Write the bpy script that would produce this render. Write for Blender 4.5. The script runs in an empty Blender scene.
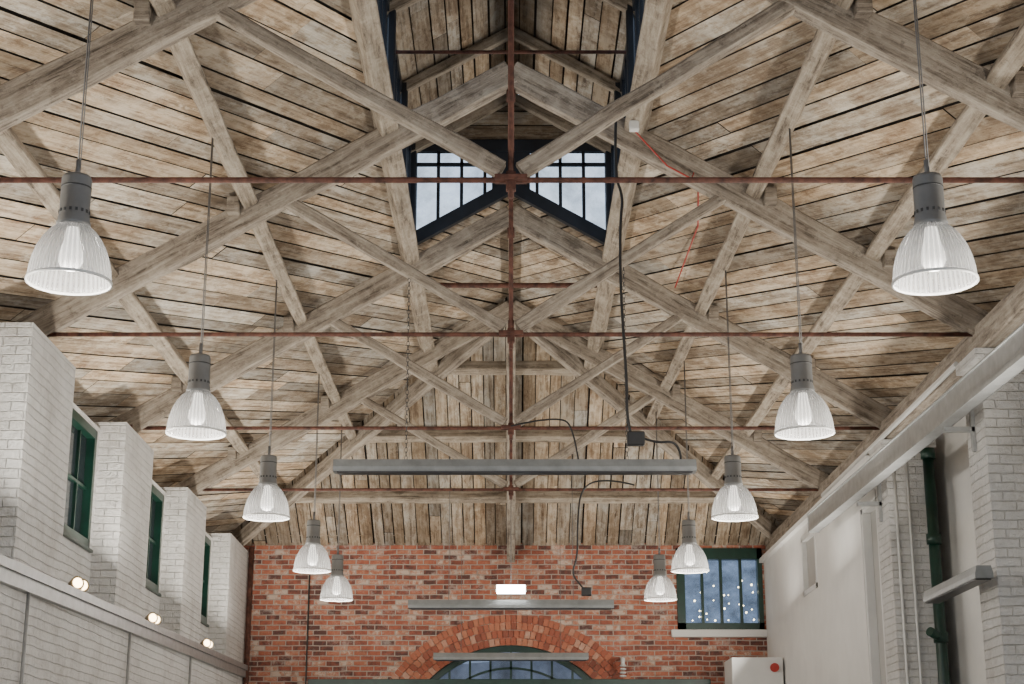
import bpy, bmesh, math, random
from mathutils import Vector, Matrix, noise
random.seed(7)
CZ=1.6
S=math.tan(math.radians(30))
D=bpy.data
scene=bpy.context.scene
def link(o): scene.collection.objects.link(o); return o
# ---------------------------------------------------------------- materials
def newmat(name):
    m=D.materials.new(name); m.use_nodes=True
    nt=m.node_tree; nt.nodes.clear()
    out=nt.nodes.new('ShaderNodeOutputMaterial')
    b=nt.nodes.new('ShaderNodeBsdfPrincipled')
    nt.links.new(b.outputs[0],out.inputs[0])
    return m,nt,b,out
def N(nt,t,**kw):
    n=nt.nodes.new(t)
    for k,v in kw.items(): setattr(n,k,v)
    return n
def ramp(nt,src,stops):
    r=N(nt,'ShaderNodeValToRGB'); cr=r.color_ramp
    while len(cr.elements)<len(stops): cr.elements.new(0.5)
    for e,(p,c) in zip(cr.elements,stops):
        e.position=p; e.color=(c[0],c[1],c[2],1)
    nt.links.new(src,r.inputs[0]); return r
def noise_n(nt,vec,scale,detail=4,rough=.6):
    n=N(nt,'ShaderNodeTexNoise'); n.inputs['Scale'].default_value=scale
    n.inputs['Detail'].default_value=detail; n.inputs['Roughness'].default_value=rough
    if vec is not None: nt.links.new(vec,n.inputs['Vector'])
    return n
def mixc(nt,fac,a,b,mode='MIX'):
    m=N(nt,'ShaderNodeMix',data_type='RGBA',blend_type=mode)
    for i,v in ((0,fac),(6,a),(7,b)):
        if isinstance(v,(int,float)): m.inputs[i].default_value=v
        elif isinstance(v,tuple): m.inputs[i].default_value=(v[0],v[1],v[2],1)
        else: nt.links.new(v,m.inputs[i])
    return m.outputs[2]
def math_n(nt,op,a,b=None):
    m=N(nt,'ShaderNodeMath',operation=op)
    for i,v in ((0,a),(1,b)):
        if v is None: continue
        if isinstance(v,(int,float)): m.inputs[i].default_value=v
        else: nt.links.new(v,m.inputs[i])
    return m.outputs[0]
def bump(nt,b,h,strength,dist=.01):
    n=N(nt,'ShaderNodeBump'); n.inputs['Strength'].default_value=strength
    n.inputs['Distance'].default_value=dist
    nt.links.new(h,n.inputs['Height']); nt.links.new(n.outputs[0],b.inputs['Normal'])
def simple(name,col,rough=.5,metal=0,noise_amt=.15,scale=8,emit=None,es=0):
    m,nt,b,o=newmat(name)
    tc=N(nt,'ShaderNodeTexCoord'); n=noise_n(nt,tc.outputs['Object'],scale)
    c2=tuple(max(0,c*(1-noise_amt*2)) for c in col); c1=tuple(min(1,c*(1+noise_amt)) for c in col)
    r=ramp(nt,n.outputs[0],[(.3,c2),(.7,c1)])
    nt.links.new(r.outputs[0],b.inputs['Base Color'])
    b.inputs['Roughness'].default_value=rough; b.inputs['Metallic'].default_value=metal
    if emit:
        b.inputs['Emission Color'].default_value=(*emit,1); b.inputs['Emission Strength'].default_value=es
    return m
def board_mat(name,d,p,bright=1.0):
    m,nt,b,o=newmat(name)
    tc=N(nt,'ShaderNodeTexCoord'); at=N(nt,'ShaderNodeAttribute'); at.attribute_name='bv'
    def dot(v):
        n=N(nt,'ShaderNodeVectorMath',operation='DOT_PRODUCT'); nt.links.new(tc.outputs['Object'],n.inputs[0]); n.inputs[1].default_value=v; return n.outputs['Value']
    s=dot(d); u=dot(p)
    def vec(a,b_,c_):
        cx=N(nt,'ShaderNodeCombineXYZ')
        nt.links.new(math_n(nt,'MULTIPLY',s,a),cx.inputs[0]); nt.links.new(math_n(nt,'MULTIPLY',u,b_),cx.inputs[1])
        nt.links.new(math_n(nt,'MULTIPLY',at.outputs['Fac'],c_),cx.inputs[2]); return cx.outputs[0]
    v1=vec(1.3,26,40); v2=vec(2.8,8,60)
    st=noise_n(nt,v1,1.0,6,.74)
    blot=noise_n(nt,v2,1.0,7,.8)
    pa=noise_n(nt,tc.outputs['Object'],1.1,7,.78)
    k=lambda c:tuple(x*bright for x in c)
    c=ramp(nt,st.outputs[0],[(.31,k((.085,.06,.04))),(.42,k((.27,.21,.15))),(.55,k((.46,.38,.285))),(.73,k((.61,.54,.44)))]).outputs[0]
    wf=ramp(nt,blot.outputs[0],[(.50,(0,0,0)),(.58,(1,1,1))])
    c=mixc(nt,math_n(nt,'MULTIPLY',wf.outputs[0],.55),c,k((.66,.62,.54)))
    br=ramp(nt,blot.outputs[0],[(.35,(1,1,1)),(.45,(0,0,0))])
    c=mixc(nt,math_n(nt,'MULTIPLY',br.outputs[0],.75),c,k((.155,.09,.047)))
    gr=ramp(nt,pa.outputs[0],[(.38,(1,1,1)),(.49,(0,0,0))])
    c=mixc(nt,math_n(nt,'MULTIPLY',gr.outputs[0],.5),c,k((.19,.13,.08)))
    pw=ramp(nt,pa.outputs[0],[(.52,(0,0,0)),(.62,(1,1,1))])
    c=mixc(nt,math_n(nt,'MULTIPLY',pw.outputs[0],.35),c,k((.64,.61,.55)))
    wn=N(nt,'ShaderNodeTexWhiteNoise',noise_dimensions='1D'); nt.links.new(math_n(nt,'MULTIPLY',at.outputs['Fac'],91.7),wn.inputs['W'])
    tint=mixc(nt,wn.outputs['Value'],(1.08,.95,.80),(.95,.99,1.04))
    v=math_n(nt,'ADD',math_n(nt,'MULTIPLY',at.outputs['Fac'],.72),.52)
    cc=N(nt,'ShaderNodeCombineXYZ')
    for i in range(3): nt.links.new(v,cc.inputs[i])
    c=mixc(nt,1.0,c,cc.outputs[0],'MULTIPLY'); c=mixc(nt,1.0,c,tint,'MULTIPLY')
    nt.links.new(c,b.inputs['Base Color']); b.inputs['Roughness'].default_value=.85
    bump(nt,b,st.outputs[0],.7,.014)
    return m
def beam_mat(name,dark,mid,pale):
    m,nt,b,o=newmat(name)
    tc=N(nt,'ShaderNodeTexCoord'); oi=N(nt,'ShaderNodeObjectInfo')
    mp=N(nt,'ShaderNodeMapping'); mp.inputs['Scale'].default_value=(1.6,19,19)
    nt.links.new(tc.outputs['Object'],mp.inputs['Vector'])
    cx=N(nt,'ShaderNodeCombineXYZ')
    nt.links.new(math_n(nt,'MULTIPLY',oi.outputs['Random'],50.0),cx.inputs[0])
    ad=N(nt,'ShaderNodeVectorMath',operation='ADD'); nt.links.new(mp.outputs[0],ad.inputs[0]); nt.links.new(cx.outputs[0],ad.inputs[1])
    st=noise_n(nt,ad.outputs[0],1,7,.78)
    c=ramp(nt,st.outputs[0],[(.35,dark),(.46,mid),(.66,pale)]).outputs[0]
    pa=noise_n(nt,tc.outputs['Object'],5.0,7,.8)
    pr=ramp(nt,pa.outputs[0],[(.52,(0,0,0)),(.60,(1,1,1))])
    c=mixc(nt,math_n(nt,'MULTIPLY',pr.outputs[0],.4),c,tuple(x*1.15 for x in pale))
    pd=ramp(nt,pa.outputs[0],[(.36,(1,1,1)),(.45,(0,0,0))])
    c=mixc(nt,math_n(nt,'MULTIPLY',pd.outputs[0],.6),c,dark)
    nt.links.new(c,b.inputs['Base Color']); b.inputs['Roughness'].default_value=.85
    bump(nt,b,st.outputs[0],.9,.025)
    return m
def brick_mat(name,painted):
    m,nt,b,o=newmat(name)
    tc=N(nt,'ShaderNodeTexCoord'); sp=N(nt,'ShaderNodeSeparateXYZ'); nt.links.new(tc.outputs['Object'],sp.inputs[0])
    wob=noise_n(nt,tc.outputs['Object'],3,2)
    wv=math_n(nt,'MULTIPLY',math_n(nt,'SUBTRACT',wob.outputs[0],.5),.03)
    cx=N(nt,'ShaderNodeCombineXYZ'); nt.links.new(math_n(nt,'ADD',sp.outputs[0],sp.outputs[1]),cx.inputs[0]); nt.links.new(math_n(nt,'ADD',sp.outputs[2],wv),cx.inputs[1])
    br=N(nt,'ShaderNodeTexBrick'); nt.links.new(cx.outputs[0],br.inputs['Vector'])
    br.inputs['Scale'].default_value=1; br.inputs['Brick Width'].default_value=.20; br.inputs['Row Height'].default_value=.074
    br.inputs['Mortar Size'].default_value=.009 if not painted else .007; br.inputs['Mortar Smooth'].default_value=.3 if not painted else 1.0
    n1=noise_n(nt,tc.outputs['Object'],30,5,.7)
    if painted:
        pn=noise_n(nt,tc.outputs['Object'],2.2,7,.8)
        n6=noise_n(nt,tc.outputs['Object'],11,5,.8)
        c=ramp(nt,pn.outputs[0],[(.34,(.55,.53,.50)),(.52,(.71,.70,.675)),(.7,(.76,.75,.73))]).outputs[0]
        c=mixc(nt,math_n(nt,'MULTIPLY',br.outputs['Fac'],.10),c,(.42,.40,.37))
        c=mixc(nt,math_n(nt,'MULTIPLY',ramp(nt,n6.outputs[0],[(.3,(1,1,1)),(.42,(0,0,0))]).outputs[0],.35),c,(.46,.44,.41))
        h=math_n(nt,'ADD',math_n(nt,'MULTIPLY',br.outputs['Fac'],-.7),math_n(nt,'ADD',math_n(nt,'MULTIPLY',n1.outputs[0],1.2),math_n(nt,'MULTIPLY',n6.outputs[0],1.6)))
        bump(nt,b,h,1.0,.02); b.inputs['Roughness'].default_value=.6
    else:
        br.inputs['Color1'].default_value=(0,0,0,1); br.inputs['Color2'].default_value=(1,1,1,1)
        br.inputs['Mortar'].default_value=(.5,.5,.5,1); br.inputs['Bias'].default_value=0
        bw=N(nt,'ShaderNodeRGBToBW'); nt.links.new(br.outputs['Color'],bw.inputs[0])
        n5=noise_n(nt,tc.outputs['Object'],9,5,.75)
        f=math_n(nt,'ADD',bw.outputs[0],math_n(nt,'MULTIPLY',math_n(nt,'SUBTRACT',n5.outputs[0],.5),1.5))
        c=ramp(nt,f,[(.0,(.10,.045,.038)),(.24,(.235,.075,.05)),(.5,(.37,.11,.064)),(.75,(.43,.155,.09)),(.9,(.47,.25,.17)),(1.0,(.56,.43,.35))]).outputs[0]
        c=mixc(nt,br.outputs['Fac'],c,(.40,.33,.28))
        n3=noise_n(nt,cx.outputs[0],3.2,7,.85)
        c=mixc(nt,math_n(nt,'MULTIPLY',ramp(nt,n3.outputs[0],[(.53,(0,0,0)),(.63,(1,1,1))]).outputs[0],.45),c,(.58,.49,.43))
        c=mixc(nt,math_n(nt,'MULTIPLY',ramp(nt,n3.outputs[0],[(.34,(1,1,1)),(.45,(0,0,0))]).outputs[0],.45),c,(.11,.055,.045))
        h=math_n(nt,'ADD',math_n(nt,'MULTIPLY',br.outputs['Fac'],-1.0),math_n(nt,'MULTIPLY',n1.outputs[0],.6))
        bump(nt,b,h,.9,.015); b.inputs['Roughness'].default_value=.85
    nt.links.new(c,b.inputs['Base Color'])
    return m
def vous_mat():
    m,nt,b,o=newmat('arch_brick')
    at=N(nt,'ShaderNodeAttribute'); at.attribute_name='bv'; tc=N(nt,'ShaderNodeTexCoord')
    n=noise_n(nt,tc.outputs['Object'],20,5,.7)
    f=math_n(nt,'ADD',math_n(nt,'MULTIPLY',at.outputs['Fac'],.7),math_n(nt,'MULTIPLY',n.outputs[0],.35))
    c=ramp(nt,f,[(.12,(.19,.065,.045)),(.4,(.36,.105,.06)),(.75,(.45,.175,.10)),(.95,(.52,.36,.28))]).outputs[0]
    nt.links.new(c,b.inputs['Base Color']); b.inputs['Roughness'].default_value=.85
    bump(nt,b,n.outputs[0],.5,.01); return m
def glass_mat(name,tint=(1,1,1),transp=.85,rough=.05,base=(.1,.12,.14)):
    m,nt,b,o=newmat(name)
    b.inputs['Base Color'].default_value=(*base,1); b.inputs['Roughness'].default_value=rough
    tr=N(nt,'ShaderNodeBsdfTransparent'); tr.inputs[0].default_value=(*tint,1)
    mx=N(nt,'ShaderNodeMixShader'); mx.inputs[0].default_value=transp
    tc=N(nt,'ShaderNodeTexCoord'); n=noise_n(nt,tc.outputs['Object'],4,4)
    f=math_n(nt,'MULTIPLY',ramp(nt,n.outputs[0],[(.3,(.7,.7,.7)),(.7,(1,1,1))]).outputs[0],transp)
    nt.links.new(f,mx.inputs[0])
    nt.links.new(b.outputs[0],mx.inputs[1]); nt.links.new(tr.outputs[0],mx.inputs[2]); nt.links.new(mx.outputs[0],o.inputs[0])
    return m
def shade_mat():
    m,nt,b,o=newmat('prismatic_acrylic')
    tc=N(nt,'ShaderNodeTexCoord'); sp=N(nt,'ShaderNodeSeparateXYZ'); nt.links.new(tc.outputs['Object'],sp.inputs[0])
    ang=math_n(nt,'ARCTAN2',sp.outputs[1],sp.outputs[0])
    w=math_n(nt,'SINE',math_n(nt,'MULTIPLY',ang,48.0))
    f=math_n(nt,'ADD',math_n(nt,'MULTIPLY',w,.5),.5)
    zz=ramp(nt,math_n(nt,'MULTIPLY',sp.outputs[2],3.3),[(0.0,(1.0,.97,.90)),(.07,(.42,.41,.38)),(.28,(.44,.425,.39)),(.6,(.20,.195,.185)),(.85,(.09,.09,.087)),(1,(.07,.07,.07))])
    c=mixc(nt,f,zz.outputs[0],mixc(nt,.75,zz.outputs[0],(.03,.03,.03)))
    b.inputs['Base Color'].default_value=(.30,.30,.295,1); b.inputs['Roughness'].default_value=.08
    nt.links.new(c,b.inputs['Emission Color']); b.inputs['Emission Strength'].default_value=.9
    tr=N(nt,'ShaderNodeBsdfTransparent'); mx=N(nt,'ShaderNodeMixShader')
    nt.links.new(math_n(nt,'ADD',math_n(nt,'MULTIPLY',f,.25),.22),mx.inputs[0])
    nt.links.new(b.outputs[0],mx.inputs[1]); nt.links.new(tr.outputs[0],mx.inputs[2]); nt.links.new(mx.outputs[0],o.inputs[0])
    return m
M_beam=beam_mat('aged_timber',(.075,.058,.043),(.255,.21,.165),(.455,.40,.33))
M_purl=beam_mat('aged_timber_purlin',(.09,.068,.048),(.30,.245,.185),(.50,.435,.35))
M_rust=simple('rusty_iron',(.125,.05,.034),.75,.2,.35,14)
M_white=brick_mat('painted_white_brick',True)
M_red=brick_mat('red_brick',False)
M_vous=vous_mat()
M_plaster=simple('white_plaster',(.70,.69,.665),.7,0,.04,2)
M_green=simple('dark_green_paint',(.006,.034,.022),.35,0,.2,6)
M_navy=simple('dark_blue_paint',(.012,.016,.024),.45,0,.2,6)
M_grey=simple('grey_cast_housing',(.20,.20,.197),.45,.3,.06,10)
M_dgrey=simple('dark_vent',(.04,.04,.04),.6,0,.1,10)
M_steel=simple('galvanised_steel',(.40,.41,.41),.4,.6,.1,9)
M_fit=simple('grey_fitting',(.22,.23,.23),.45,.3,.1,9)
M_cord=simple('grey_cord',(.15,.145,.14),.6,0,.1,20)
M_black=simple('black_rubber',(.015,.015,.016),.5,0,.1,20)
M_redw=simple('red_cable',(.40,.03,.02),.5,0,.1,20)
M_whitep=simple('white_plastic',(.68,.68,.66),.4,0,.03,5)
M_grpan=simple('grey_panel',(.42,.41,.39),.6,0,.05,3)
M_floor=simple('concrete_floor',(.40,.38,.35),.6,0,.1,2)
M_slate=simple('slate_underside',(.016,.012,.009),.9,0,.2,5)
M_sky=glass_mat('clear_glass',(.9,.95,1),.92)
M_dglass=glass_mat('dark_glass',(.12,.15,.18),.3,.08,(.03,.04,.045))
M_bulb=simple('lamp_bulb',(1,1,1),.5,0,0,5,(1,.94,.84),2.6)
M_exit=simple('emergency_diffuser',(1,1,1),.5,0,0,5,(1,1,.97),25)
M_diff=simple('heater_diffuser',(.05,.05,.052),.35,0,.1,5)
M_warm=simple('warm_lens',(1,.8,.5),.5,0,0,5,(1,.72,.38),14)
M_brass=simple('bronze_fitting',(.30,.24,.16),.4,.6,.1,9)
M_shade=shade_mat()
M_fairy_refl=simple('fairy_reflection',(1,.9,.7),.5,0,0,5,(1,.80,.48),16)
M_out=simple('outside_slate',(.27,.31,.38),.7,0,.3,3)

# ---------------------------------------------------------------- helpers
def empty(name,loc):
    e=D.objects.new(name,None); e.location=loc; e.empty_display_size=.1; return link(e)
def par(o,e):
    if e is None: return
    o.parent=e; o.matrix_parent_inverse=Matrix.Translation(-Vector(e.location))
def fromb(name,bm,mats,parent=None,smooth=False):
    me=D.meshes.new(name); bm.normal_update(); bm.to_mesh(me); bm.free()
    if not isinstance(mats,(list,tuple)): mats=[mats]
    for m in mats: me.materials.append(m)
    if smooth:
        for p in me.polygons: p.use_smooth=True
    o=link(D.objects.new(name,me)); par(o,parent); return o
def addbox(bm,x0,x1,y0,y1,z0,z1,mi=0):
    vs=[bm.verts.new((x,y,z)) for x in(x0,x1) for y in(y0,y1) for z in(z0,z1)]
    for f in((0,1,3,2),(4,6,7,5),(0,4,5,1),(2,3,7,6),(0,2,6,4),(1,5,7,3)):
        fc=bm.faces.new([vs[i] for i in f]); fc.material_index=mi
def boxes(name,lst,mats,parent=None,bev=0):
    bm=bmesh.new()
    for b in lst: addbox(bm,*b)
    bmesh.ops.recalc_face_normals(bm,faces=bm.faces[:])
    if bev: bmesh.ops.bevel(bm,geom=bm.edges[:],offset=bev,segments=2,affect='EDGES',profile=.5)
    return fromb(name,bm,mats,parent)
def orient(o,p1,p2,up):
    x=(p2-p1).normalized(); y=up.cross(x).normalized(); z=x.cross(y)
    m=Matrix((x,y,z)).transposed().to_4x4(); m.translation=(p1+p2)/2
    o.matrix_world=m; return m
def beam(name,p1,p2,w,h,mat,parent=None,up=Vector((0,0,1)),rough=.006,bev=.012):
    """w = local y width, h = local z depth"""
    p1=Vector(p1); p2=Vector(p2); L=(p2-p1).length
    n=max(1,int(L/.3)); bm=bmesh.new(); rings=[]
    b=bev; prof=[(-w/2+b,-h/2),(w/2-b,-h/2),(w/2,-h/2+b),(w/2,h/2-b),(w/2-b,h/2),(-w/2+b,h/2),(-w/2,h/2-b),(-w/2,-h/2+b)]
    off=random.random()*100
    for i in range(n+1):
        xx=-L/2+L*i/n; r=[]
        for j,(y,z) in enumerate(prof):
            q=noise.noise_vector(Vector((xx*1.7+off,y*9,z*9)))*rough*1.5
            r.append(bm.verts.new((xx,y+q.y,z+q.z)))
        rings.append(r)
    for i in range(n):
        for j in range(8):
            bm.faces.new((rings[i][j],rings[i+1][j],rings[i+1][(j+1)%8],rings[i][(j+1)%8]))
    bm.faces.new(rings[0]); bm.faces.new(rings[-1])
    bmesh.ops.recalc_face_normals(bm,faces=bm.faces[:])
    me=D.meshes.new(name); bm.to_mesh(me); bm.free(); me.materials.append(mat)
    o=link(D.objects.new(name,me))
    m=orient(o,p1,p2,up)
    if parent:
        o.parent=parent; o.matrix_parent_inverse=Matrix.Translation(-Vector(parent.location))
    return o
def cyl_bm(bm,p1,p2,r,seg=10,mi=0,r2=None):
    p1=Vector(p1);p2=Vector(p2); d=(p2-p1); L=d.length; q=d.normalized().to_track_quat('Z','Y').to_matrix().to_4x4()
    q.translation=(p1+p2)/2
    g=bmesh.ops.create_cone(bm,cap_ends=True,segments=seg,radius1=r,radius2=r if r2 is None else r2,depth=L,matrix=q)
    for v in g['verts']:
        for f in v.link_faces: f.material_index=mi; f.smooth=len(f.verts)==4
def rod(name,p1,p2,r,mat,parent=None,seg=10):
    bm=bmesh.new(); cyl_bm(bm,p1,p2,r,seg); return fromb(name,bm,mat,parent)
def cable(name,pts,r,mat,parent=None,poly=False):
    cu=D.curves.new(name,'CURVE'); cu.dimensions='3D'; cu.bevel_depth=r; cu.bevel_resolution=2
    sp=cu.splines.new('POLY' if poly else 'NURBS'); sp.points.add(len(pts)-1)
    for p,c in zip(sp.points,pts): p.co=(*c,1)
    if not poly: sp.use_endpoint_u=True; sp.order_u=3
    cu.materials.append(mat); o=link(D.objects.new(name,cu)); par(o,parent); return o
def lathe(name,prof,seg,mat,parent=None,loc=(0,0,0),flute=0):
    bm=bmesh.new(); rings=[]
    for r,z in prof:
        rings.append([bm.verts.new(((r+(flute if k%2 else 0))*math.cos(2*math.pi*k/seg),(r+(flute if k%2 else 0))*math.sin(2*math.pi*k/seg),z)) for k in range(seg)])
    for a,b in zip(rings,rings[1:]):
        for k in range(seg): bm.faces.new((a[k],a[(k+1)%seg],b[(k+1)%seg],b[k]))
    me=D.meshes.new(name); bm.to_mesh(me); bm.free(); me.materials.append(mat)
    if not flute:
        for p in me.polygons: p.use_smooth=True
    o=link(D.objects.new(name,me)); o.location=loc
    if parent:
        o.parent=parent; o.matrix_parent_inverse=Matrix.Translation(-Vector(parent.location))
    return o

# ---------------------------------------------------------------- boarding
def clip(poly,ax,val,keep_greater):
    out=[]; n=len(poly)
    for i in range(n):
        a=poly[i]; b=poly[(i+1)%n]
        da=(a[ax]-val)*(1 if keep_greater else -1); db=(b[ax]-val)*(1 if keep_greater else -1)
        if da>=0: out.append(a)
        if (da>0 and db<0) or (da<0 and db>0):
            t=da/(da-db); out.append((a[0]+(b[0]-a[0])*t,a[1]+(b[1]-a[1])*t))
    return out
def boarding(name,polys,d,width,mat,gap=.012,parent=None,back=True):
    bm=bmesh.new(); lay=bm.faces.layers.float.new('bv')
    d=Vector(d).normalized()
    er=random.Random(3); edges=[-60.0]
    while edges[-1]<60: edges.append(edges[-1]+width*(.75+er.random()*.5))
    for P in polys:
        P=[Vector(p) for p in P]
        nrm=(P[1]-P[0]).cross(P[2]-P[1]).normalized()
        if nrm.z>0: nrm=-nrm
        p=nrm.cross(d).normalized(); h0=P[0].dot(nrm)
        Q=[(v.dot(d),v.dot(p)) for v in P]
        umin=min(q[1] for q in Q); umax=max(q[1] for q in Q)
        for i,(w0,w1) in enumerate(zip(edges,edges[1:])):
            if w1<umin or w0>umax: continue
            rnd=random.Random(i*13+5)
            strip=clip(clip(Q,1,w0+gap/2,True),1,w1-gap/2-rnd.random()**2*.016,False)
            if len(strip)>=3:
                smin=min(q[0] for q in strip); smax=max(q[0] for q in strip)
                c=-30+rnd.random()*4; cuts=[c]
                while c<40: c+=2.2+rnd.random()*3.5; cuts.append(c)
                for a,b2 in zip(cuts,cuts[1:]):
                    rv=rnd.random(); hh=rnd.random()*.008
                    if b2<smin or a>smax: continue
                    pc=clip(clip(strip,0,a+.003,True),0,b2-.003,False)
                    if len(pc)<3: continue
                    vs=[bm.verts.new(d*s+p*u+nrm*(h0+hh)) for s,u in pc]
                    try: f=bm.faces.new(vs)
                    except ValueError: continue
                    f[lay]=rv; f.material_index=0
        if back:
            f=bm.faces.new([bm.verts.new(v-nrm*.03) for v in P]); f.material_index=1; f[lay]=.5
            f=bm.faces.new([bm.verts.new(v-nrm*.08) for v in P]); f.material_index=1; f[lay]=.5
    return fromb(name,bm,[mat,M_slate],parent)

APX=6.19+CZ
def ZB(x): return APX-S*abs(x)
Y0=2.0; YE=15.9; YH=19.5; YB=23.9; LW=1.05; EX=4.4
def dirperp(d,n):
    d=Vector(d).normalized(); return tuple(d),tuple(Vector(n).cross(d).normalized())
KD=2.6
dl=(1,KD,S); nl=Vector((S,0,-1)).normalized()
dr=(-1,KD,S); nr=Vector((-S,0,-1)).normalized()
dh=(0,1,-S); nh=Vector((0,-S,-1)).normalized()
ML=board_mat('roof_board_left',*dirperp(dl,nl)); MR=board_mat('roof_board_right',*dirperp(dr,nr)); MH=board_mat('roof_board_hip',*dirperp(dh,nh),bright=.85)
roof=empty('ceiling',(0,12,APX))
def P3(x,y): return (x,y,ZB(x))
for sgn,nm,dd,mt in((-1,'boarding_west',dl,ML),(1,'boarding_east',dr,MR)):
    boarding(nm,[[P3(sgn*EX,Y0),P3(sgn*EX,YB),P3(sgn*LW,YH+LW),P3(sgn*LW,Y0)],
                 [P3(sgn*LW,YE+.05),P3(sgn*LW,YH+LW),P3(0,YH),P3(0,YE+.05)],
                 [P3(sgn*LW,Y0),P3(sgn*LW,3.5),P3(0,3.5),P3(0,Y0)]],dd,.185,mt,parent=roof)
def PH(x,y): return (x,y,APX-S*(y-YH))
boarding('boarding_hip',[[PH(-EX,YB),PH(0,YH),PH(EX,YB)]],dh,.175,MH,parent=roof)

# purlins
PX=(1.06,2.2,3.32)
def pz(x): return ZB(x)-.092
def px_e(i,y):   # east purlins run very slightly skew
    if i==0: return 1.06
    if i==1: return 2.13-.0155*(y-7.7)
    return 3.06-.011*(y-8)
for i,x in enumerate(PX):
    for sgn in(-1,1):
        nn=Vector((sgn*S,0,1)).normalized()
        w=.13 if i else .16
        if sgn<0: a,b=(-x,Y0,pz(x)),(-x,YH+x,pz(x))
        else:
            xa=px_e(i,Y0); xb=px_e(i,YH+x); a,b=(xa,Y0,pz(xa)),(xb,YH+xb,pz(xb))
        beam('purlin_%d_%s'%(i+1,'w' if sgn<0 else 'e'),a,b,w,.17,M_purl,roof,nn)
    beam('hip_purlin_%d'%(i+1),(-x,YH+x,pz(x)),(x,YH+x,pz(x)),.13,.16,M_purl,roof,Vector((0,S,1)).normalized())
beam('ridge_board',(0,YE,APX-.1),(0,YH,APX-.1),.05,.2,M_purl,roof)
for sgn in(-1,1):
    beam('hip_rafter_%s'%('w' if sgn<0 else 'e'),(0,YH,APX-.24),(sgn*4.2,YH+4.2,APX-.24-S*4.2),.12,.2,M_beam,roof)
beam('hip_centre_rafter',(0,YH,APX-.25),(0,YB-.1,APX-.25-S*4.3),.12,.2,M_beam,roof,Vector((0,S,1)).normalized())
rod('lantern_tie_bar_1',(-1.05,13.04,6.38+CZ),(1.05,13.04,6.38+CZ),.016,M_rust,roof)
rod('lantern_tie_bar_2',(-1.02,17.2,5.55+CZ),(1.02,17.2,5.55+CZ),.03,M_rust,roof)
rod('lantern_tie_bar_3',(-1.02,9.6,6.38+CZ),(1.02,9.6,6.38+CZ),.016,M_rust,roof)
beam('wall_plate_e',(3.87,Y0,3.60+CZ),(3.87,23.8,3.60+CZ),.2,.22,M_beam,roof)
beam('wall_plate_w',(-4.22,Y0,3.56+CZ),(-4.36,23.8,3.56+CZ),.12,.2,M_beam,roof)
beam('wall_plate_n',(-4.2,23.8,3.80+CZ),(4.2,23.8,3.80+CZ),.12,.06,M_beam,roof)

# ---------------------------------------------------------------- trusses
TZ=3.66+CZ; RA=5.98+CZ
for ty in(5.83,9.24,12.65,16.1,19.5):
    e=empty('roof_truss',(0,ty,TZ))
    for sgn in(-1,1):
        n=Vector((sgn*S,0,1)).normalized()
        s='w' if sgn<0 else 'e'
        foot=4.08; sx=1.88 if sgn<0 else 1.80
        beam('principal_rafter_'+s,(sgn*.0,ty,RA),(sgn*foot,ty,RA-S*foot-.02),.13,.225,M_beam,e,n,rough=.016)
        beam('strut_'+s,(sgn*.06,ty,TZ+.06),(sgn*sx,ty,RA-S*sx-.07),.095,.10,M_beam,e,n,rough=.013)
        for i,x in enumerate(PX[1:]):
            xx=x if sgn<0 else px_e(i+1,ty)
            boxes('purlin_cleat',[(sgn*(xx+.10)-.05,sgn*(xx+.10)+.05,ty-.16,ty-.04,pz(xx)-.16,pz(xx)-.02)],M_beam,e,.008)
        rod('tie_end_plate_'+s,(sgn*3.86,ty,TZ),(sgn*3.9,ty,TZ),.07,M_rust,e)
    rod('tie_rod',(-3.9,ty,TZ),(3.9,ty,TZ),.0185,M_rust,e)
    rod('king_rod',(0,ty,TZ-.12),(0,ty,RA+.1),.02,M_rust,e)
    boxes('king_shoe',[(-.10,.10,ty-.05,ty+.05,TZ-.01,TZ+.025),(-.03,.03,ty-.03,ty+.03,TZ-.07,TZ+.05)],M_rust,e,.006)
    rod('king_collar',(0,ty,RA-.25),(0,ty,RA-.15),.04,M_rust,e)

# ---------------------------------------------------------------- lantern
lan=empty('roof_lantern',(0,10,6.6+CZ))
LT=6.66+CZ; LR=7.30+CZ; LY0=3.5
def ZL(x): return LR-S*abs(x)
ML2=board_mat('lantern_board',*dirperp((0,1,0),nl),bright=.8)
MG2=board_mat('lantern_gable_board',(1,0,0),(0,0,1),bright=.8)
for sgn in(-1,1):
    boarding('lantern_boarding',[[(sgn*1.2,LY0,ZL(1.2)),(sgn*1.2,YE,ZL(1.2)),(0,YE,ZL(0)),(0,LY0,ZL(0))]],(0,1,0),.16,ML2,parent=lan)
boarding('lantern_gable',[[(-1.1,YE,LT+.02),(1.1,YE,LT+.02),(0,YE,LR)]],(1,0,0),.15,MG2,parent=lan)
for y in(4.1,5.8,7.5,9.24,10.9,12.65,14.3,15.8):
    for sgn in(-1,1):
        beam('lantern_rafter',(0,y,LR-.09),(sgn*1.12,y,ZL(1.12)-.09),.07,.11,M_purl,lan,Vector((sgn*S,0,1)).normalized())
        beam('lantern_post',(sgn*1.03,y,ZB(1.05)),(sgn*1.03,y,LT),.07,.07,M_navy,lan,Vector((1,0,0)),rough=0)
beam('lantern_ridge',(0,LY0,LR-.1),(0,YE,LR-.1),.04,.16,M_purl,lan)
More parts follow.
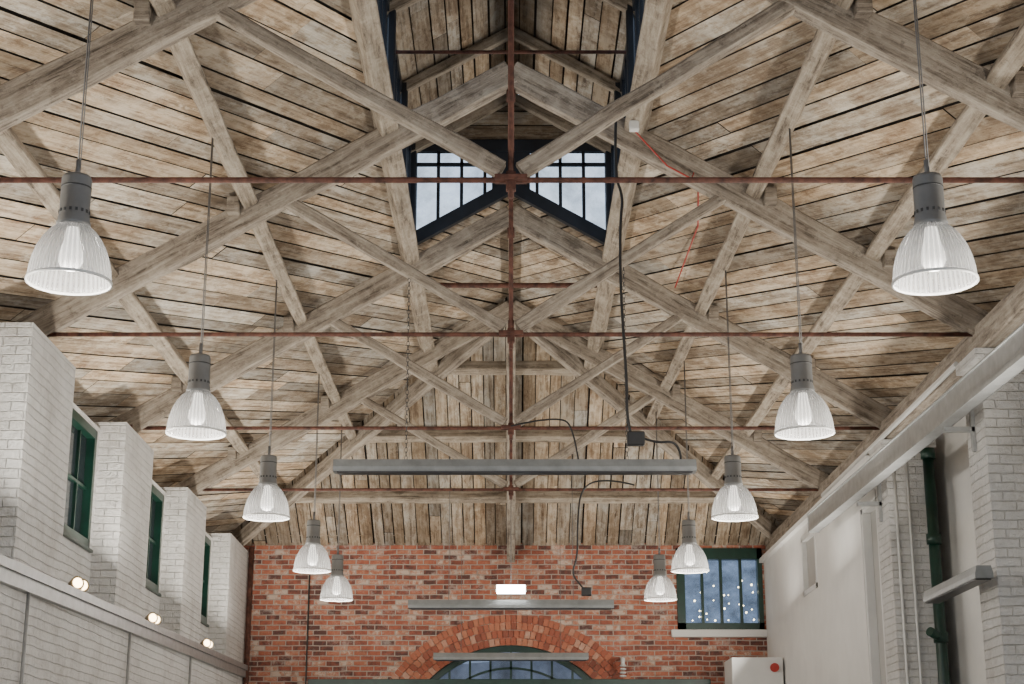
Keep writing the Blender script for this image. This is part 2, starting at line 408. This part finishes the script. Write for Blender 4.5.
for sgn in(-1,1):
    fr=[]; x0=sgn*1.05
    a,b=min(x0,x0+sgn*.05),max(x0,x0+sgn*.05)
    fr+=[(a,b,LY0,YE,ZB(1.05)-.05,ZB(1.05)+.09),(a,b,LY0,YE,LT-.1,LT)]
    y=LY0
    while y<YE: fr.append((a,b,y,y+.035,ZB(1.05),LT)); y+=.42
    w=boxes('window_lantern_side_frame',fr,M_navy,lan)
    boxes('window_lantern_side_glass',[(x0+sgn*.02-.003,x0+sgn*.02+.003,LY0,YE,ZB(1.05),LT)],M_sky,lan)
bm=bmesh.new()
def quad(pts,y0,y1,mi=0):
    a=[bm.verts.new((x,y0,z)) for x,z in pts]; b=[bm.verts.new((x,y1,z)) for x,z in pts]
    n=len(pts); bm.faces.new(a).material_index=mi; bm.faces.new(b[::-1]).material_index=mi
    for i in range(n): bm.faces.new((a[i],b[i],b[(i+1)%n],a[(i+1)%n])).material_index=mi
ya,yb=YE-.06,YE
for sgn in(-1,1):
    quad([(sgn*1.08,ZB(1.08)-.06),(0,APX-.06),(0,APX+.09),(sgn*1.08,ZB(1.08)+.09)],ya-.02,yb)
    quad([(sgn*1.08,ZB(1.05)-.05),(sgn*.99,ZB(1.05)-.05),(sgn*.99,LT),(sgn*1.08,LT)],ya-.01,yb)
    for k in(1,2,3):
        x=sgn*(.03+k*.245); quad([(x-.017,ZB(x)),(x+.017,ZB(x)),(x+.017,LT),(x-.017,LT)],ya,yb)
    quad([(sgn*.27,6.46+CZ-.012),(sgn*1.02,6.46+CZ-.012),(sgn*1.02,6.46+CZ+.012),(sgn*.27,6.46+CZ+.012)],ya,yb)
    quad([(sgn*.2,LT),(0,LT),(0,APX),(sgn*.2,ZB(.2))],ya+.01,yb)
quad([(-1.08,LT-.06),(1.08,LT-.06),(1.08,LT+.07),(-1.08,LT+.07)],ya-.01,yb)
bmesh.ops.recalc_face_normals(bm,faces=bm.faces[:])
fromb('window_end_frame',bm,M_navy,lan)
bm=bmesh.new(); quad([(-1.05,ZB(1.05)),(0,APX),(1.05,ZB(1.05)),(1.05,LT),(-1.05,LT)],YE-.03,YE-.025); fromb('window_end_glass',bm,M_sky,lan)

# ---------------------------------------------------------------- walls
def skx(y): return -.018*(y-13)
def skew(o):
    for v in o.data.vertices: v.co.x+=skx(v.co.y)
def zl(y): return 1.62+.017*(y-11.7)+CZ
piersW=[(1.5,2.95),(5.1,6.45),(8.5,9.85),(11.9,13.25),(15.3,16.65),(18.7,20.05),(22.1,23.9)]
RX=-3.95
L=[(-4.35,-3.70,0,YB,0,1.62+CZ),(-4.35,RX,0,piersW[0][1],1.6+CZ,3.6+CZ)]
for a,b in piersW: L.append((-4.3,-3.70,a,b,1.6+CZ,3.54+CZ))
wins=[]; wz0,wz1=2.28+CZ,3.42+CZ
for (a,b),(c,d2) in zip(piersW,piersW[1:]):
    y0,y1=b+.2,c-.10
    wins.append((y0,y1))
    L+=[(-4.35,RX,b,c,1.6+CZ,wz0),(-4.35,RX,b,y0,wz0,wz1),(-4.35,RX,y1,c,wz0,wz1),(-4.35,RX,b,c,wz1,3.47+CZ)]
o=boxes('wall_left',L,M_white)
for v in o.data.vertices:
    if 3.1<v.co.z<3.35: v.co.z=zl(v.co.y)-(3.22-v.co.z)
skew(o)
bm=bmesh.new()
def ledge(x0,x1,a,b):
    vs=[bm.verts.new((x+skx(y),y,zl(y)+z)) for x in(x0,x1) for y in(1,YB-.02) for z in(a,b)]
    for f in((0,1,3,2),(4,6,7,5),(0,4,5,1),(2,3,7,6),(0,2,6,4),(1,5,7,3)): bm.faces.new([vs[i] for i in f])
ledge(-3.76,-3.62,-.02,.05); ledge(-3.70,-3.645,-.12,-.02)
bmesh.ops.recalc_face_normals(bm,faces=bm.faces[:]); fromb('trim_1',bm,M_steel)
k=1
for y0,y1 in wins:
    e=empty('window_%d'%k,(-4.12,(y0+y1)/2,2.9+CZ)); k+=1
    z0,z1=wz0,wz1; xa,xb=RX-.12,RX-.03; t=.085
    fr=[(xa,xb+.03,y0,y0+t,z0,z1),(xa,xb+.03,y1-t,y1,z0,z1),(xa,xb+.03,y0,y1,z0,z0+t),(xa,xb+.03,y0,y1,z1-t,z1)]
    for q in(1,2,3): yy=y0+(y1-y0)*q/4; fr.append((xa+.02,xb-.02,yy-.014,yy+.014,z0,z1))
    fr.append((xa+.02,xb-.02,y0,y1,(z0+z1)/2-.014,(z0+z1)/2+.014)); 
    skew(boxes('frame',fr,M_green,e))
    skew(boxes('sill',[(RX-.1,RX+.03,y0-.03,y1+.03,z0-.03,z0+.0)],M_green,e,.006))
    skew(boxes('glass',[(RX-.085,RX-.08,y0,y1,z0,z1)],M_dglass,e))
for y in(12.25,15.9,19.3): rod('wall_conduit',(-3.665+skx(y),y,0.0),(-3.665+skx(y),y,zl(y)-.12),.014,M_steel)
def uplight(x,y,z,side):
    e=empty('wall_uplight',(x,y,z))
    boxes('bracket',[(x-.03,x+.03,y-.04,y+.04,z-.09,z-.02)],M_brass,e,.005)
    bm=bmesh.new()
    for dy in(-.085,.085):
        a=Vector((x,y+dy,z)); ax=Vector((.6*side,-.75,.12)).normalized()
        cyl_bm(bm,a-ax*.05,a+ax*.05,.045,20,0,.062)
        cyl_bm(bm,a+ax*.05,a+ax*.055,.044,20,1)
    cyl_bm(bm,(x,y-.08,z-.02),(x,y+.08,z-.02),.015,8)
    fromb('twin_lamp_head',bm,[M_brass,M_warm],e)
for y in(7.3,10.7,14.1,17.4,20.9): uplight(-3.76+skx(y),y,zl(y)+.14,1)

# right wall
R=[(3.75,4.0,16.4,YB,0,.8+CZ)]
R+=[(3.75,4.0,17.15,19.75,.8+CZ,3.42+CZ),(3.75,4.0,16.4,17.15,3.0+CZ,3.42+CZ),(3.9,4.0,16.4,17.15,.8+CZ,3.0+CZ),
    (3.75,4.0,19.75,20.7,.8+CZ,2.5+CZ),(3.75,4.0,19.75,20.7,3.25+CZ,3.42+CZ),(3.75,4.0,20.7,YB,.8+CZ,3.42+CZ)]
R+=[(4.36,4.5,0,YB,0,3.70+CZ)]
boxes('wall_right',R,M_plaster)
for a in(2.3,5.6,9.0,12.45,15.85):
    p=(3.75,4.22,a,a+.5,0,3.46+CZ)
    boxes('brick_pier',[p,(3.71,4.26,p[2]-.04,p[3]+.04,3.40+CZ,3.48+CZ)],M_white)
e=empty('window_9',(3.8,20.2,2.9+CZ))
boxes('frame',[(3.74,3.82,19.75,19.81,2.5+CZ,3.25+CZ),(3.74,3.82,20.64,20.7,2.5+CZ,3.25+CZ),(3.74,3.82,19.75,20.7,2.5+CZ,2.56+CZ),(3.74,3.82,19.75,20.7,3.19+CZ,3.25+CZ)],M_whitep,e)
boxes('panel',[(3.80,3.82,19.8,20.65,2.5+CZ,3.2+CZ)],M_grpan,e)
e=empty('door_1',(3.85,16.8,1.9+CZ))
boxes('door_leaf',[(3.85,3.89,16.42,17.13,.82+CZ,2.98+CZ)],M_grpan,e,.004)
boxes('door_frame',[(3.76,3.89,16.4,16.45,.8+CZ,3.0+CZ),(3.76,3.89,17.1,17.15,.8+CZ,3.0+CZ),(3.76,3.89,16.4,17.15,2.95+CZ,3.0+CZ)],M_whitep,e)
boxes('trim_2',[(3.68,3.76,16.4,YB,3.38+CZ,3.44+CZ)],M_plaster)

e=empty('cable_trunking',(3.5,13,3.03+CZ))
bm=bmesh.new()
def traypart(x0,x1,z0,z1):
    ya_,yb_=6.0,18.5; dz0=-.12; vs=[]
    for (y,dz) in((ya_,dz0),(yb_,.05)):
        for x in(x0,x1):
            for z in(z0,z1): vs.append(bm.verts.new((x,y,z+dz+3.03+CZ)))
    for f in((0,1,3,2),(4,6,7,5),(0,4,5,1),(2,3,7,6),(0,2,6,4),(1,5,7,3)): bm.faces.new([vs[i] for i in f])
traypart(3.44,3.56,-.10,-.09); traypart(3.44,3.45,-.1,.1); traypart(3.55,3.56,-.1,.1); traypart(3.425,3.575,.09,.1); traypart(3.43,3.445,-.112,-.085)
bmesh.ops.recalc_face_normals(bm,faces=bm.faces[:]); fromb('channel',bm,M_steel,e)
for y in(9.25,12.7,16.1): boxes('bracket',[(3.5,3.745,y,y+.05,2.86+CZ,2.90+CZ),(3.72,3.748,y,y+.05,2.7+CZ,3.1+CZ)],M_steel,e)
boxes('end_cap',[(3.435,3.565,18.49,18.51,2.97+CZ,3.18+CZ)],M_steel,e)
e=empty('drainpipe',(4.13,15.65,2+CZ)); py=15.66
bm=bmesh.new(); cyl_bm(bm,(4.13,py,0),(4.13,py,3.35+CZ),.055,16)
for z in(.6,1.45,2.4,3.25): cyl_bm(bm,(4.13,py,z+CZ),(4.13,py,z+.1+CZ),.072,16)
cyl_bm(bm,(4.13,py,1.5+CZ),(4.0,py-.1,1.55+CZ),.045,12)
fromb('pipe',bm,M_green,e)
for x in(3.82,3.95): rod('wall_conduit',(x,15.82,.5),(x,15.82,3.35+CZ),.013,M_whitep)
beam('trim_3',(3.72,13,3.50+CZ),(3.72,19,3.50+CZ),.04,.05,M_whitep,None,rough=0)
cable('hanging_cable',[(4.3,14.6,3.0+CZ),(4.3,14.6,2.6+CZ),(4.25,14.6,2.1+CZ),(4.3,14.6,1.9+CZ)],.012,M_black)

bm=bmesh.new(); top=3.77+CZ; y=YB; AR=1.7; AC=.48+CZ; hw=1.54; sill=.9; zs=AC+math.sqrt(AR*AR-hw*hw)
def F(x0,x1,z0,z1): bm.faces.new([bm.verts.new(v) for v in((x0,y,z0),(x1,y,z0),(x1,y,z1),(x0,y,z1))])
def Rv(a,b): bm.faces.new([bm.verts.new(v) for v in((a[0],y,a[1]),(b[0],y,b[1]),(b[0],y+.3,b[1]),(a[0],y+.3,a[1]))])
F(-4.6,-hw,0,top); F(-hw,hw,0,sill); F(hw,2.45,0,top); F(2.45,3.72,0,2.4+CZ); F(2.45,3.72,3.6+CZ,top); F(3.72,4.75,0,top)
NA=32; pts=[]
a0=math.acos(hw/AR)
for i in range(NA+1):
    a=math.pi-a0-(math.pi-2*a0)*i/NA; pts.append((AR*math.cos(a),AC+AR*math.sin(a)))
for a,b in zip(pts,pts[1:]):
    bm.faces.new([bm.verts.new(v) for v in((a[0],y,a[1]),(b[0],y,b[1]),(b[0],y,top),(a[0],y,top))]); Rv(a,b)
Rv((-hw,sill),(-hw,zs)); Rv((hw,sill),(hw,zs)); Rv((-hw,sill),(hw,sill))
for a,b in(((2.45,2.4+CZ),(3.72,2.4+CZ)),((2.45,2.4+CZ),(2.45,3.6+CZ)),((3.72,2.4+CZ),(3.72,3.6+CZ)),((2.45,3.6+CZ),(3.72,3.6+CZ))): Rv(a,b)
fromb('wall_back',bm,M_red)
bm=bmesh.new(); lay=bm.faces.layers.float.new('bv')
for ring in range(4):
    r0=AR+.0+ring*.112; r1=r0+.102; n=int((math.pi-2*.42)*(r0)/.078)
    for i in range(n):
        t0=.42+(math.pi-.84)*(i+.06)/n; t1=.42+(math.pi-.84)*(i+.94)/n
        vs=[]
        for yy in(YB-.015,YB-.001):
            for r,t in((r0,t0),(r1,t0),(r1,t1),(r0,t1)): vs.append(bm.verts.new((r*math.cos(t),yy,AC+r*math.sin(t))))
        rv=random.random()
        for f in((0,1,2,3),(4,7,6,5),(0,4,5,1),(1,5,6,2),(2,6,7,3),(3,7,4,0)):
            fc=bm.faces.new([vs[j] for j in f]); fc[lay]=rv
bmesh.ops.recalc_face_normals(bm,faces=bm.faces[:])
fromb('brick_arch',bm,M_vous)
e=empty('window_10',(0,YB+.1,1.6+CZ))
bm=bmesh.new()
def arc(r0,r1,ya,yb,a_lo):
    n=32; prev=None
    for i in range(n+1):
        a=math.pi-a_lo-(math.pi-2*a_lo)*i/n
        c=[bm.verts.new((r*math.cos(a),yy,AC+r*math.sin(a))) for r in(r0,r1) for yy in(ya,yb)]
        if prev:
            bm.faces.new((prev[0],c[0],c[2],prev[2])); bm.faces.new((prev[1],prev[3],c[3],c[1]))
            bm.faces.new((prev[0],prev[1],c[1],c[0])); bm.faces.new((prev[2],c[2],c[3],prev[3]))
        prev=c
arc(AR-.09,AR,YB+.06,YB+.14,a0); arc(AR-.34,AR-.31,YB+.08,YB+.13,a0)
bmesh.ops.recalc_face_normals(bm,faces=bm.faces[:]); fromb('arch_frame',bm,M_green,e)
fr=[]
for x in(-1.2,-.9,-.6,-.3,0,.3,.6,.9,1.2):
    zt=AC+math.sqrt(AR*AR-x*x)-.04; fr.append((x-.016,x+.016,YB+.08,YB+.13,sill,zt))
fr+=[(-hw,hw,YB+.07,YB+.14,zs+.1,zs+.15),(-hw,hw,YB+.06,YB+.16,sill,sill+.09),(-hw,-hw+.08,YB+.06,YB+.14,sill,zs),(hw-.08,hw,YB+.06,YB+.14,sill,zs)]
boxes('bars',fr,M_green,e)
bm=bmesh.new(); vs=[bm.verts.new((x*.985,YB+.11,z-.01)) for x,z in pts]+[bm.verts.new((hw-.01,YB+.11,sill)),bm.verts.new((-hw+.01,YB+.11,sill))]
bm.faces.new(vs); fromb('glass',bm,M_sky,e)
e=empty('window_11',(3.08,YB+.1,3.0+CZ)); x0,x1,z0,z1=2.45,3.72,2.4+CZ,3.6+CZ
fr=[(x0,x0+.12,YB-.03,YB+.14,z0,z1),(x1-.07,x1,YB-.03,YB+.14,z0,z1),(x0,x1,YB-.03,YB+.14,z0,z0+.1),(x0,x1,YB-.03,YB+.14,z1-.16,z1)]
for q in(.3,.52,.75): x=x0+(x1-x0)*q; fr.append((x-.02,x+.02,YB+.02,YB+.1,z0,z1))
boxes('frame',fr,M_green,e)
boxes('glass',[(x0,x1,YB+.08,YB+.085,z0,z1)],M_sky,e)
boxes('window_sill',[(2.35,3.75,YB-.09,YB+.02,2.29+CZ,2.4+CZ)],M_plaster,None,.01)
bm=bmesh.new()
vs=[bm.verts.new(v) for v in((-6,26.5,0),(9,26.5,0),(9,26.5,2.9+CZ),(-6,26.5,1.7+CZ),(9,31,7.0+CZ),(-6,31,3.0+CZ))]
bm.faces.new(vs[:4]); bm.faces.new((vs[3],vs[2],vs[4],vs[5])); fromb('neighbouring_building',bm,M_out)
bm=bmesh.new(); fr_=random.Random(4)
for j in range(10):      # glowing dots on wires, standing in for fairy lights reflected in the glass
    x=2.60+.108*j; cyl_bm(bm,(x,YB+.16,3.44+CZ),(x,YB+.16,2.52+CZ),.0003,3,1)
    for q in range(7):
        if fr_.random()<.3+.08*q: continue
        z=2.53+.12*q+fr_.random()*.09+CZ; dx=fr_.random()*.06-.03
        bmesh.ops.create_icosphere(bm,subdivisions=1,radius=.010+fr_.random()*.008,matrix=Matrix.Translation((x+dx,YB+.16,z)))
fo=fromb('fairy_light_reflections',bm,[M_fairy_refl,M_cord]); par(fo,e)
e=empty('glazed_screen',(0,23.5,.8+CZ))
fr=[(-2.9,2.85,23.42,23.55,1.56+CZ,1.66+CZ),(-2.9,2.85,23.44,23.53,0,.1)]
for x in(-2.9,-1.75,-.6,.55,1.7,2.77): fr.append((x,x+.08,23.44,23.53,0,1.57+CZ))
boxes('frame',fr,M_green,e,.006); boxes('glass',[(-2.85,2.8,23.485,23.49,.05,1.57+CZ)],M_sky,e)
rod('corner_downpipe',(-3.84,23.78,0),(-3.84,23.78,3.6+CZ),.04,M_rust,None,14)
rod('wall_conduit',(-2.98,23.86,0),(-2.98,23.86,3.2+CZ),.011,M_dgrey)
e=empty('fire_alarm_cabinet',(3.3,22.5,1.5+CZ))
boxes('cabinet',[(3.02,3.72,22.4,23.2,0,1.88+CZ)],M_whitep,e,.01)
bm=bmesh.new(); cyl_bm(bm,(3.6,22.40,1.74+CZ),(3.6,22.35,1.74+CZ),.06,20); fromb('red_bell',bm,M_redw,e)
boxes('floor',[(-4.6,4.75,-3,YB+.3,-.1,0)],M_floor)

# ---------------------------------------------------------------- pendants
def pendant(x,y,dz):
    zb=2.44+CZ+dz; e=empty('pendant_lamp',(x,y,zb))
    lathe('fluted_shade',[(.206,0),(.208,.012),(.204,.03),(.200,.07),(.190,.12),(.172,.175),(.147,.225),(.117,.265),(.09,.29),(.078,.30)],144,M_shade,e,(x,y,zb),.0025)
    lathe('shade_rim',[(.205,-.004),(.213,-.004),(.213,.010),(.205,.010),(.205,-.004)],48,M_whitep,e,(x,y,zb))
    lathe('collar',[(.0,.29),(.086,.29),(.086,.315),(.080,.325),(.080,.345),(.076,.35),(.076,.55),(.070,.568),(.02,.575),(.0,.575)],32,M_grey,e,(x,y,zb))
    bm=bmesh.new()
    for k in range(16):
        a=2*math.pi*k/16
        bmesh.ops.create_cube(bm,size=1,matrix=Matrix.Translation((x+.077*math.cos(a),y+.077*math.sin(a),zb+.37))@Matrix.Rotation(a,4,'Z')@Matrix.Diagonal((.004,.012,.016,1)))
    fromb('vent_slots',bm,M_dgrey,e)
    lathe('cap_band',[(.077,.50),(.0775,.50),(.0775,.508),(.077,.508)],32,M_dgrey,e,(x,y,zb))
    lathe('bulb',[(.0,.06),(.04,.07),(.062,.11),(.058,.16),(.04,.22),(.03,.30)],20,M_bulb,e,(x,y,zb))
    top=pz(x)-.05
    bm=bmesh.new(); cyl_bm(bm,(x,y,zb+.57),(x,y,zb+.66),.012,10); cyl_bm(bm,(x,y,zb+.6),(x,y,top),.0045,6); cyl_bm(bm,(x+.012,y,zb+.58),(x+.008,y,top),.0035,6)
    fromb('suspension_cord',bm,M_cord,e)
    li=D.lights.new('glow','POINT'); li.energy=22; li.color=(1,.94,.86); li.shadow_soft_size=.12
    lo=link(D.objects.new('glow',li)); lo.location=(x,y,zb-.06); par(lo,e)
for y,dz,xr in((4.3,.06,2.15),(7.7,.06,2.13),(11.1,.045,2.07),(14.5,.025,2.03),(18.0,.02,2.0),(20.6,.01,1.9)):
    pendant(-2.22,y,dz); pendant(xr,y,dz)

# ---------------------------------------------------------------- linear fittings
def linear(y,z,Lh,chx,ztop,ax='X',x0=0):
    e=empty('linear_light_fitting',(x0,y,z))
    h=.05; prof=[(-.055,h),(.055,h),(.07,-.01),(.07,-.045),(-.07,-.045),(-.07,-.01)]
    bm=bmesh.new(); ends=[]
    for t in(-Lh/2,Lh/2):
        ends.append([bm.verts.new((x0+t,y+a,z+b) if ax=='X' else (x0+a,y+t,z+b)) for a,b in prof])
    for i in range(6): f=bm.faces.new((ends[0][i],ends[0][(i+1)%6],ends[1][(i+1)%6],ends[1][i]))
    bm.faces.new(ends[0]); bm.faces.new(ends[1][::-1]); bmesh.ops.recalc_face_normals(bm,faces=bm.faces[:])
    fromb('housing',bm,M_fit,e)
    if ax=='X': boxes('diffuser',[(x0-Lh/2+.03,x0+Lh/2-.03,y-.06,y+.06,z-.056,z-.04)],M_diff,e,.004)
    else: boxes('diffuser',[(x0-.06,x0+.06,y-Lh/2+.03,y+Lh/2-.03,z-.056,z-.04)],M_diff,e,.004)
    for c in chx:
        bm=bmesh.new()
        if Lh>2.6:
            zz=z+.05; i=0
            while zz<ztop:
                r=Matrix.Translation((x0+c,y,zz+.02))@Matrix.Rotation(math.pi/2*(i%2),4,'Z')@Matrix.Rotation(math.pi/2,4,'X')@Matrix.Diagonal((.55,1,1,1))
                ms=[]
                for k in range(10):
                    a=2*math.pi*k/10
                    ms.append([bm.verts.new(r@Vector(((.02+.004*math.cos(b))*math.cos(a),(.02+.004*math.cos(b))*math.sin(a),.004*math.sin(b)))) for b in(0,2.09,4.19)])
                for k in range(10):
                    for j in range(3): bm.faces.new((ms[k][j],ms[(k+1)%10][j],ms[(k+1)%10][(j+1)%3],ms[k][(j+1)%3]))
                zz+=.034; i+=1
            fromb('chain',bm,M_dgrey,e)
        else:
            cyl_bm(bm,(x0+c,y,z+.04),(x0+c,y,ztop),.004,6); fromb('suspension_wire',bm,M_cord,e)
    return e
zst=lambda x:TZ+.06+(abs(x)/1.85)*(RA-S*1.85-.07-TZ-.06)
linear(12.65,2.56+CZ,2.89,(-.87,.9),zst(.87)-.03,x0=.03)
linear(19.5,2.26+CZ,2.47,(-.75,.75),zst(.75))
linear(22.9,1.93+CZ,2.17,(-.7,.7),APX-.2-S*3.4)
e=linear(13.0,1.66+CZ,1.6,(),0,'Y',3.58)
boxes('wall_arm',[(3.58,3.748,12.7,12.74,1.70+CZ,1.73+CZ)],M_steel,e)
e=empty('emergency_light',(0,19.4,2.42+CZ))
boxes('housing',[(-.18,.18,19.34,19.42,2.39+CZ,2.48+CZ)],M_whitep,e,.008)
boxes('diffuser',[(-.17,.17,19.32,19.345,2.37+CZ,2.475+CZ)],M_exit,e,.006)
bm=bmesh.new(); cyl_bm(bm,(0,19.38,2.46+CZ),(0,19.38,TZ-.1),.005,6); fromb('suspension_wire',bm,M_cord,e)
yy=12.5
e=empty('power_cable',(.9,yy,3+CZ))
cable('cable_drop',[(.88,yy,ZB(.88)-.2),(.86,yy,5.0+CZ),(.93,yy,4.8+CZ),(.9,yy,4.6+CZ),(.89,yy,4.0+CZ),(.93,yy,3.2+CZ),(.92,yy,2.95+CZ),(.95,yy,2.80+CZ)],.012,M_black,e)
boxes('junction_box',[(.92,1.06,yy-.04,yy+.04,2.70+CZ,2.81+CZ)],M_black,e,.01)
cable('cable_tail',[(1.05,yy,2.76+CZ),(1.15,yy,2.72+CZ),(1.3,yy,2.74+CZ),(1.36,yy+.1,2.64+CZ),(1.35,yy+.12,2.6+CZ)],.01,M_black,e)
yy=19.3
e=empty('power_cable',(.8,yy,3+CZ))
cable('cable_drop',[(1.5,yy,TZ+.02),(1.2,yy,TZ+.1),(.85,yy,TZ+.02),(.8,yy,3.2+CZ),(.8,yy,2.8+CZ),(.72,yy,2.6+CZ),(.85,yy,2.45+CZ),(.88,yy,2.4+CZ)],.011,M_black,e)
boxes('junction_box',[(.84,.96,yy-.04,yy+.04,2.34+CZ,2.44+CZ)],M_black,e,.01)
cable('cable_loop',[(-.0,16.0,TZ),(.5,16.0,TZ+.12),(.65,16.0,TZ-.05),(.7,16.0,TZ-.5)],.009,M_black)
pr=lambda y:(px_e(1,y)-.075,y,pz(px_e(1,y))-.04)
cable('fire_alarm_cable',[pr(8.3),pr(9.5),pr(11),pr(12.5),pr(14)],.007,M_redw,None,True)
cable('fire_alarm_cable',[(1.02,12.45,pz(1.06)-.1),(1.3,12.5,RA-S*1.3-.15),(1.5,12.5,RA-S*1.5-.15),(1.6,12.8,ZB(1.6)-.01),(1.75,14.2,ZB(1.75)-.01),(1.7,15.9,ZB(1.7)-.1)],.007,M_redw,None,True)
boxes('smoke_detector',[(.98,1.06,12.3,12.38,pz(1.06)-.16,pz(1.06)-.08)],M_whitep,None,.01)
e=empty('spiral_bulb',(1.62,23.7,1.85+CZ))
bm=bmesh.new()
for i in range(4): bmesh.ops.create_uvsphere(bm,u_segments=12,v_segments=6,radius=.05,matrix=Matrix.Translation((1.62,23.7,1.72+CZ+i*.05))@Matrix.Diagonal((1,1,.4,1)))
cyl_bm(bm,(1.62,23.7,1.86+CZ),(1.62,23.7,1.98+CZ),.03,12); cyl_bm(bm,(1.62,23.7,1.97+CZ),(1.62,YB,1.97+CZ),.02,8)
fromb('spiral_tube',bm,M_whitep,e)

# ---------------------------------------------------------------- lights
def area(name,loc,target,sx,sy,energy,col):
    li=D.lights.new(name,'AREA'); li.shape='RECTANGLE'; li.size=sx; li.size_y=sy; li.energy=energy; li.color=col
    o=link(D.objects.new(name,li)); o.location=loc
    o.rotation_euler=(Vector(target)-Vector(loc)).to_track_quat('-Z','Y').to_euler(); return o
for y in(7.6,11.0,14.6,17.9,21.3):
    area('upward_area_light',(-3.45,y,1.95+CZ),(-.8,y+.2,6+CZ),.3,.3,80,(1,.94,.84))
    area('upward_area_light',(3.3,y,1.95+CZ),(-.6,y+.2,5+CZ),.3,.3,75,(1,.94,.84))  # east row: added area lights in mid-air, no fitting there, brightening the roof
w=D.worlds.new('world'); scene.world=w; w.use_nodes=True; nt=w.node_tree; nt.nodes.clear()
bg=N(nt,'ShaderNodeBackground'); o=N(nt,'ShaderNodeOutputWorld'); tc=N(nt,'ShaderNodeTexCoord')
n=noise_n(nt,tc.outputs['Generated'],4,5)
r=ramp(nt,n.outputs[0],[(.35,(.55,.70,.95)),(.65,(.88,.94,1))])
sp=N(nt,'ShaderNodeSeparateXYZ'); nt.links.new(tc.outputs['Generated'],sp.inputs[0])
hz=ramp(nt,sp.outputs[2],[(0.0,(.28,.27,.25)),(.12,(1,1,1))])
nt.links.new(mixc(nt,1.0,r.outputs[0],hz.outputs[0],'MULTIPLY'),bg.inputs[0]); bg.inputs[1].default_value=2.0; nt.links.new(bg.outputs[0],o.inputs[0])

cam=D.cameras.new('camera'); cam.sensor_width=36; cam.lens=1611*36/1024; cam.clip_start=.05
co=link(D.objects.new('camera',cam)); co.location=(0,0,CZ); co.rotation_euler=(math.radians(90+15.87),0,0)
cam.shift_x=0.001
scene.camera=co
